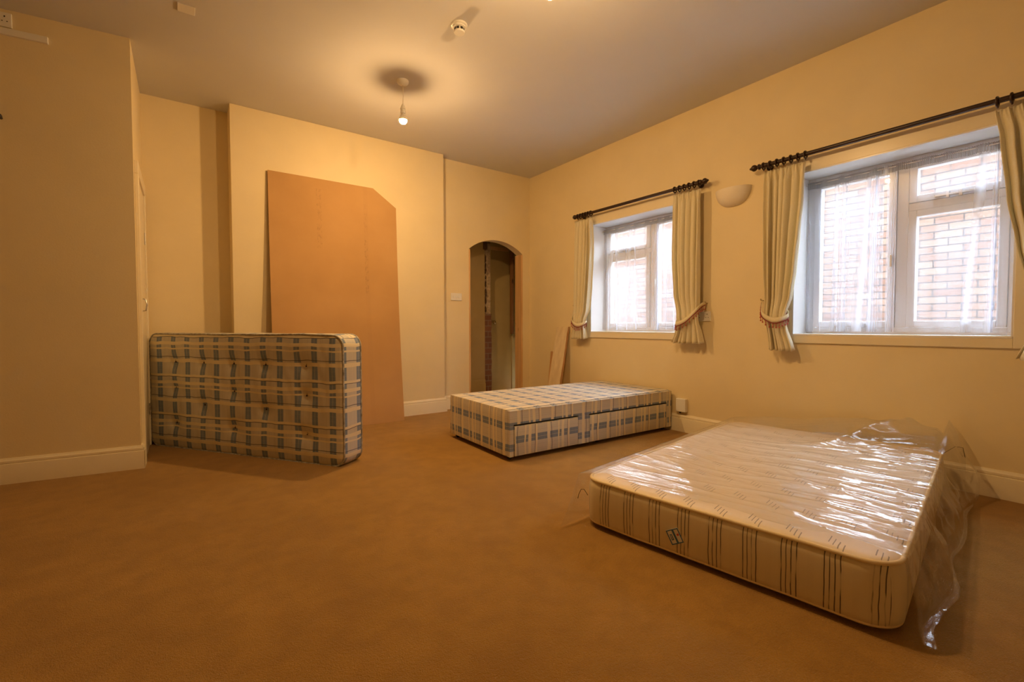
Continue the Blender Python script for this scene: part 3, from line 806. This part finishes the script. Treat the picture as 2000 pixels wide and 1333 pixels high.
# ------------------------------------------------------------------ rounded slab
def slab(L, W, T, r, e, nx, ny, nt, disp=None, uvf=None, matf=None, bulge=0):
    """p in [0,L], q in [0,W], t in [0,T]; plan corner radius r, edge softening e"""
    bm = bmesh.new(); vd = {}; uvl = bm.loops.layers.uv.new('UVMap')
    def V(i, j, k):
        key = (i, j, k)
        if key in vd: return vd[key][0]
        p, q, t = L*i/nx-L/2, W*j/ny-W/2, T*k/nt-T/2
        sx, sy = math.copysign(1, p), math.copysign(1, q)
        dx, dy = max(0, abs(p)-(L/2-r)), max(0, abs(q)-(W/2-r))
        if dx > 0 and dy > 0:
            m = max(dx, dy); ln = math.hypot(dx, dy); p = sx*(L/2-r+dx*m/ln); q = sy*(W/2-r+dy*m/ln)
            dx, dy = max(0, abs(p)-(L/2-r)), max(0, abs(q)-(W/2-r))
        if dx > 0 and dy > 0:
            ln = math.hypot(dx, dy); n = Vector((sx*dx/ln, sy*dy/ln)); dist = r-ln
        else:
            if L/2-abs(p) < W/2-abs(q): n = Vector((sx, 0)); dist = L/2-abs(p)
            else: n = Vector((0, sy)); dist = W/2-abs(q)
        st = math.copysign(1, t)
        a = max(0, (e-dist)/e); b = max(0, (e-(T/2-abs(t)))/e)
        if a > 0 and b > 0:
            m = max(a, b); ln = math.hypot(a, b); a2, b2 = a*m/ln, b*m/ln
            p += n.x*(a2-a)*e; q += n.y*(a2-a)*e; t += st*(b2-b)*e
        if bulge and dist < 1e-6:
            g = bulge*(1-(2*t/T)**2); p += n.x*g; q += n.y*g
        P = Vector((p+L/2, q+W/2, t+T/2))
        if disp: P = disp(P, k == 0, k == nt, dist)
        v = bm.verts.new(P); vd[key] = (v,); return v
    def face(vs, nrm):
        f = bm.faces.new(vs); 
        if matf: f.material_index = matf(nrm)
        if uvf:
            for lp in f.loops: lp[uvl].uv = uvf(lp.vert.co, nrm)
        f.smooth = True
    for i in range(nx):
        for j in range(ny):
            face((V(i, j, nt), V(i+1, j, nt), V(i+1, j+1, nt), V(i, j+1, nt)), 't+')
            face((V(i, j, 0), V(i, j+1, 0), V(i+1, j+1, 0), V(i+1, j, 0)), 't-')
    for k in range(nt):
        for i in range(nx):
            face((V(i, 0, k), V(i+1, 0, k), V(i+1, 0, k+1), V(i, 0, k+1)), 'q-')
            face((V(i, ny, k), V(i, ny, k+1), V(i+1, ny, k+1), V(i+1, ny, k)), 'q+')
        for j in range(ny):
            face((V(0, j, k), V(0, j, k+1), V(0, j+1, k+1), V(0, j+1, k)), 'p-')
            face((V(nx, j, k), V(nx, j+1, k), V(nx, j+1, k+1), V(nx, j, k+1)), 'p+')
    return bm
def outline(L, W, r, n=10, grow=0):
    pts = []
    for cx, cy, a0 in ((L-r, W-r, 0), (r, W-r, PI/2), (r, r, PI), (L-r, r, 1.5*PI)):
        for k in range(n+1):
            a = a0+PI/2*k/n; pts.append((cx+(r+grow)*math.cos(a), cy+(r+grow)*math.sin(a)))
    out = []
    for i, p in enumerate(pts):           # add points along straight runs
        q = pts[(i+1) % len(pts)]; d = math.hypot(q[0]-p[0], q[1]-p[1]); m = max(1, int(d/.06))
        for k in range(m): out.append((p[0]+(q[0]-p[0])*k/m, p[1]+(q[1]-p[1])*k/m))
    return out

# ------------------------------------------------------------------ mattress standing on edge
SL, SH, ST = 1.92, .915, .195
sa = math.radians(125.4-180)                      # local +x runs from the far end to the near end
far = Vector((.884+math.cos(math.radians(125.4))*SL, 3.213+math.sin(math.radians(125.4))*SL, 0))
t = thing('check_mattress', 'blue checked single mattress standing on its long edge', 'mattress', far, sa)
tufts = [(x*SL/12.3-.035, z) for z, xs in ((.69, (2, 4, 6, 8, 10.4)), (.48, (2, 6, 10.4)), (.36, (4, 8)), (.20, (2, 6, 10.4))) for x in xs]
def s_disp(P, lo, hi, dist):
    # slab t axis -> local y (0 = front face toward the room)
    if lo or hi:
        d = 0
        for (tx, tz) in tufts:
            r2 = ((P.x-tx)/.055)**2+((P.y-tz)/.05)**2
            d += .020*math.exp(-r2) + .010*math.exp(-r2/7)
        d += .004*noise.noise((P.x*6, P.y*5, 1)) + .003*noise.noise((P.x*22, P.y*9, 3))
        puff = .010*min(1, dist/.08)
        P.z += (d-puff) if lo else (puff-d)
    P.y += .006*noise.noise((P.x*3, P.z*3, 5))*(1 if P.y > .2 else 0)
    return P
def s_uv(co, n):
    if n[0] == 't': return (co.y+.035, co.x+.05)
    if n[0] == 'p': return (co.y+.035, co.z+.02)
    return (co.z+.1, co.x+.05)
bm = slab(SL, SH, ST, .085, .018, 150, 72, 12, s_disp, s_uv, None, .006)
for v in bm.verts: v.co = Vector((v.co.x, v.co.z, v.co.y))
body_s = obj('mattress_body', bm, M['plaid'], t, True)
for y in (.004, ST-.004):
    bm = bmesh.new(); tube(bm, [(p, y, q+.006*noise.noise((p*3, y*3, 5))*(1 if q > .2 else 0)) for p, q in outline(SL, SH, .085, 10, -.001)], .0062, 8, True)
    obj('piping', bm, M['plaid_piping'], body_s, True)
for (tx, tz) in tufts:
    bm = bmesh.new(); lathe(bm, [(.002, -.002), (.007, 0), (.006, .003)], 'Y', 10)
    tube(bm, [(.004, -.002, 0), (.010, -.006, .010), (.006, -.005, .018)], .0012, 5)
    o = obj('tuft', bm, M['thread'], body_s, True); o.location = (tx, .018, tz)

# ------------------------------------------------------------------ divan base
DL, DW, DZ0, DZ1 = 1.835, .93, .035, .377
t = thing('divan_base', 'low blue checked divan bed base with two drawers', 'bed base', (1.862, 2.645, 0), math.radians(-1.56))
def d_uv(co, n):
    if n[0] == 't': return (co.y+.05, co.x+.06)
    if n[0] == 'p': return (co.y+.05, co.z-.075+.155)
    return (co.x+.02, co.z-.075+.155)
def d_disp(P, lo, hi, dist): return P
bm = slab(DL, DW-.02, DZ1-DZ0, .022, .014, 40, 24, 8, None, None)
uvl = bm.loops.layers.uv.active
for v in bm.verts: v.co += Vector((0, .02, DZ0))
for f in bm.faces:
    f.normal_update(); n = f.normal; k = 't' if abs(n.z) > .7 else ('p' if abs(n.x) > .7 else 'q')
    for lp in f.loops: lp[uvl].uv = d_uv(lp.vert.co, k)
obj('body', bm, M['plaid'], t, True, 40)
dr = [(.045, .665), (.780, 1.755)]
bm = bmesh.new(); ztop = .266
us = [.012, dr[0][0], dr[0][1], dr[1][0], dr[1][1], DL-.012]; vs = [DZ0+.001, ztop, DZ1-.010]
plate_holes(bm, us, vs, lambda i, j: not (j == 0 and i in (1, 3)), lambda u, v, n: (u, n, v), -.004, .034)
uvl = bm.loops.layers.uv.new('UVMap')
bmesh.ops.recalc_face_normals(bm, faces=bm.faces[:])
for f in bm.faces:
    n = f.normal; k = 't' if abs(n.z) > .7 else ('p' if abs(n.x) > .7 else 'q')
    for lp in f.loops: lp[uvl].uv = d_uv(lp.vert.co, k)
obj('front_rail', bm, M['plaid'], t)
for k, (a, b) in enumerate(dr):
    bm = bmesh.new(); box(bm, (a+.007, -.008, DZ0+.002), (b-.006, .018, ztop-.013), .004)
    uvl = bm.loops.layers.uv.new('UVMap'); bmesh.ops.recalc_face_normals(bm, faces=bm.faces[:])
    for f in bm.faces:
        n = f.normal; kk = 't' if abs(n.z) > .7 else ('p' if abs(n.x) > .7 else 'q')
        for lp in f.loops:
            u = d_uv(lp.vert.co, kk); lp[uvl].uv = (u[0]+.04, u[1]-.055 if kk == 'q' else u[1])
    obj('drawer', bm, M['plaid'], t, True, 30)
bm = bmesh.new()
box(bm, (.03, .0185, DZ0), (DL-.03, .0195, ztop))
obj('drawer_lining', bm, M['hessian'], t)
for x in (.05, .93, DL-.06):
    for y in (.06, DW-.06):
        bm = bmesh.new(); lathe(bm, [(.005, -.009), (.017, -.009), (.018, -.006), (.018, .006), (.017, .009), (.005, .009)], 'Y', 16, (0, 0, .018)); box(bm, (-.006, -.013, .018), (.006, .013, DZ0+.006))
        o = obj('castor', bm, M['black'], t, True, 40); o.location = (x, y, 0)

# ------------------------------------------------------------------ double mattress
ML, MW, MZ0, MZ1 = 1.89, 1.20, .006, .236
ma = math.radians(8.19)
ORG = Vector((1.752, .424, 0))
t = thing('cream_mattress', 'cream small double mattress with dark stripe groups lying on the carpet', 'mattress', ORG, ma)
def m_disp(P, lo, hi, dist):
    if hi:
        d = 0
        for i in range(8):
            for j in range(5):
                cx = .13+i*.233+(.116 if j % 2 else 0); cy = .12+j*.24
                r2 = ((P.x-cx)**2+(P.y-cy)**2)/.05**2
                if r2 < 14: d += .006*math.exp(-r2)
        P.z += .010*min(1, dist/.12) - d + .004*noise.noise((P.x*4, P.y*4, 2))
    if lo:
        P.z += .012*(1-min(1, dist/.10))
    return P
def m_uv(co, n):
    if n[0] == 't': return (co.y+.245, co.x)
    if n[0] == 'p': return (co.y+.245, co.z)
    return (co.x+.03, co.z)
bm = slab(ML, MW, MZ1-MZ0, .10, .030, 110, 72, 10, m_disp, m_uv, lambda n: 1 if n == 't+' else 0, .008)
for v in bm.verts: v.co.z += MZ0
obj('mattress_body', bm, [M['tick_side'], M['tick_top']], t, True)
for z in (MZ1-.008, MZ0+.022):
    bm = bmesh.new(); tube(bm, [(p, q, z+.003*noise.noise((p*5, q*5, z))) for p, q in outline(ML, MW, .10, 12, -.004)], .0075, 8, True)
    obj('piping', bm, M['cream_piping'], t, True)
# small hanging label on the near side
bm = bmesh.new(); box(bm, (-.0035, -.027, -.030), (-.0015, .027, .030), 0, 0)
def lb(y0, y1, z0, z1, mi): box(bm, (-.0045, y0, z0), (-.0034, y1, z1), 0, mi)
lb(-.027, .027, .026, .030, 1); lb(-.027, .027, -.030, -.026, 1); lb(-.027, -.023, -.030, .030, 1); lb(.023, .027, -.030, .030, 1)
lb(-.006, .002, -.026, .026, 1); lb(-.020, -.012, .000, .008, 2); lb(.008, .018, -.012, .012, 1); lb(.0105, .0155, -.009, .009, 0)
o = obj('label_tag', bm, [M['card'], M['label_blue'], M['label_red']], t); o.location = (-.008, .715, .100); o.rotation_euler = (math.radians(-28), 0, math.radians(8)); o['label'] = 'small white care label with blue border'
bm = bmesh.new(); tube(bm, [(-.002, 1.165, .150), (-.006, 1.185, .175), (-.010, 1.200, .172), (-.014, 1.212, .145), (-.018, 1.214, .125)], .0014, 6); obj('loose_thread', bm, M['thread'], t, True)
bm = bmesh.new(); tube(bm, [(1.80, -.004, .24), (1.84, -.05, .28), (1.86, -.08, .275), (1.86, -.09, .22)], .0014, 6); obj('loose_thread', bm, M['thread'], t, True)

# ------------------------------------------------------------------ polythene sleeve over the mattress
t = thing('polythene_sleeve', 'clear wrinkled polythene sleeve half pulled over the cream mattress', 'plastic cover', ORG, ma)
bm = bmesh.new(); NU, NS = 300, 230
def ridged(x, y, s):
    n = noise.noise((x, y, s)); return 1-abs(n)*2
def sleeve(uu, s):
    """s 0..1: 0 left floor, .10 left top edge, .82 right top edge, 1 right floor outer"""
    zt = MZ1+.014
    u_near = .06+.03*noise.noise((s*9, 0, 4))
    if s < .14: u_near = -.13+(s/.14)*.17
    if s > .80: u_near = .06 - (s-.80)/.20*.03 + .02*noise.noise((s*30, 2, 4))
    u = u_near+(ML+.055-u_near)*uu
    if s < .10:
        f = s/.10; v = MW+.03-.02*f+.02*noise.noise((u*3, f*2, 8)); z = .01+(zt-.01)*f
    elif s < .82:
        f = (s-.10)/.72; v = MW+.01-(MW+.01)*f; z = zt
    else:
        f = (s-.82)/.18
        near = max(0, 1-u/.7)
        out = .060+.05*u/ML+.035*noise.noise((u*3.1, 0, 9))
        if f < .8:
            g = f/.8; v = -.012-out*(g**.8)*(1-.25*near)+(.030*noise.noise((u*6, g*2, 3))+.012*noise.noise((u*19, g*2, 5)))*math.sin(PI*min(1, g*1.05)*.9); z = zt*(1-g)+.012*g
        else:
            g = (f-.8)/.2; v = -.012-out*(1-.25*near)-g*(.012+.028*near*(.6+.9*noise.noise((u*6, 1, 3)))); z = .010+.006*abs(noise.noise((u*9, g*3, 6)))*g
    # corners of the mattress are rounded; keep the film close to them
    top = min(1, max(0, (s-.08)/.06))*min(1, max(0, (.86-s)/.06))
    slack = .25+.75*min(1, max(0, (s-.30)/.35))
    w1 = ridged(u*9+1.2*noise.noise((u*2, v*2, 1)), v*1.6, 1.3)**3
    w2 = ridged(u*21+v*3, v*2.6+u*2, 4.7)**3
    w3 = ridged(u*5-v*2.5, v*2.2+u*2, 9.1)**4
    pat = .5+.5*noise.noise((u*2.3, v*1.9, 12.0))
    z += top*slack*(.012*w1+.006*w2*pat+.010*w3*pat)
    # raised tent at the far edge, highest at the right far corner
    rf = min(1, max(0, (u-1.50)/.38)); rf = rf*rf*(3-2*rf)
    side = max(0, 1-max(0, v)/1.15)
    hgt = .02+.115*side**.8
    z += top*hgt*rf*(.85+.3*noise.noise((u*3, v*3, 5)))
    fold = math.exp(-((v-.16-(1.95-u)*.75)/.05)**2)*min(1, max(0, (u-1.35)/.3))
    z += top*.035*fold
    if s > .82:
        z += .10*rf*(1-(s-.82)/.18)*1.0
        v -= .05*rf*math.sin(PI*(s-.82)/.18)
    if s <= .10: z = min(z, zt+.01)
    return Vector((u+.010*noise.noise((v*7, z*8, 2.0))*(1 if uu in (0, 1) else .4), v, max(z, .006)))
g = [[bm.verts.new(sleeve(i/NU, j/NS)) for i in range(NU+1)] for j in range(NS+1)]
for j in range(NS):
    for i in range(NU): bm.faces.new((g[j][i], g[j][i+1], g[j+1][i+1], g[j+1][i]))
obj('sleeve_film', bm, M['film'], t, True)
# film hanging down at the far end
bm = bmesh.new(); g = []
for j in range(13):
    row = []
    for i in range(120):
        s = .10+.78*i/119; P = sleeve(1.0, s); f = j/12
        P.x += .008*f+.010*noise.noise((i*.09, f*3, 2))*f; P.z = P.z*(1-f)+.006*f
        row.append(bm.verts.new(P))
    g.append(row)
for j in range(12):
    for i in range(119): bm.faces.new((g[j][i], g[j][i+1], g[j+1][i+1], g[j+1][i]))
obj('sleeve_end', bm, M['film'], t, True)

# ------------------------------------------------------------------ hardboard sheet
t_w, t_h = 1.195, 2.385
bm = bmesh.new(); uvl = bm.loops.layers.uv.new('UVMap')
def tm(wd): return t_h if wd < .955 else t_h-(wd-.955)/(.24)*.17
cols = [k*.0478 for k in range(20)]+[.955]+[.955+.04*k for k in range(1, 7)]
front = []; back = []
for wd in cols:
    rf, rb = [], []
    for j in range(41):
        s = j/40; h = tm(wd)*s; q = h/t_h
        y = 4.470+.186*q+.030*math.sin(PI*q)*(.5+.5*wd/1.2)+ (.012*math.sin(PI*q)*(1-wd/1.2))
        z = math.sqrt(max(0, 1-(.2/2.385)**2))*h
        for lst, dy in ((rf, 0), (rb, .006)):
            lst.append(bm.verts.new((wd, y+dy-4.470, z+.001)))
    front.append(rf); back.append(rb)
n, m = len(cols), 41
def fc(vs_):
    f = bm.faces.new(vs_)
    for lp in f.loops: lp[uvl].uv = (lp.vert.co.x, lp.vert.co.z)
for i in range(n-1):
    for j in range(m-1):
        fc((front[i][j], front[i+1][j], front[i+1][j+1], front[i][j+1])); fc((back[i][j], back[i][j+1], back[i+1][j+1], back[i+1][j]))
    fc((front[i][0], back[i][0], back[i+1][0], front[i+1][0])); fc((front[i][-1], front[i+1][-1], back[i+1][-1], back[i][-1]))
for j in range(m-1):
    fc((front[0][j], front[0][j+1], back[0][j+1], back[0][j])); fc((front[-1][j], back[-1][j], back[-1][j+1], front[-1][j+1]))
o = obj('hardboard_sheet', bm, M['hardboard'], None, True, 40); o.location = (.645, 4.470, 0)
tag(o, 'tall brown hardboard sheet with one cut corner leaning on the chimney breast', 'board')

# ------------------------------------------------------------------ planks leaning on the right wall
def lean(y0, y1, x0, x1, ztop, th, mat, label, edge=None, skew=0):
    bm = bmesh.new(); n = 24; L = []
    for k in range(n+1):
        f = k/n; x = x0+(x1-x0)*f; z = ztop*f
        rg = .004*noise.noise((f*14, y0*3, 1)) if edge else 0
        L.append([bm.verts.new(p) for p in ((x, y0+skew*f+rg*2, z), (x, y1+skew*f, z), (x+th, y1+skew*f, z+.002), (x+th, y0+skew*f+rg, z+.002))])
    for A, B in zip(L, L[1:]):
        for k in range(4):
            f = bm.faces.new((A[k], A[(k+1) % 4], B[(k+1) % 4], B[k])); f.material_index = 1 if (edge and k == 3) else 0
    bm.faces.new(L[0]); bm.faces.new(L[-1][::-1])
    o = obj('plank', bm, [mat, edge or mat]); tag(o, label, 'plank', 'planks leaning beside the arch'); return o
lean(3.95, 4.15, 3.45, 3.685, .962, .028, M['plank'], 'wide pale painted plank leaning on the wall left of the smaller window', M['raw_plank'], .055)
lean(4.20, 4.245, 3.55, 3.675, .66, .02, M['raw_plank'], 'short narrow bare timber strip behind the wide pale plank', None, .06)
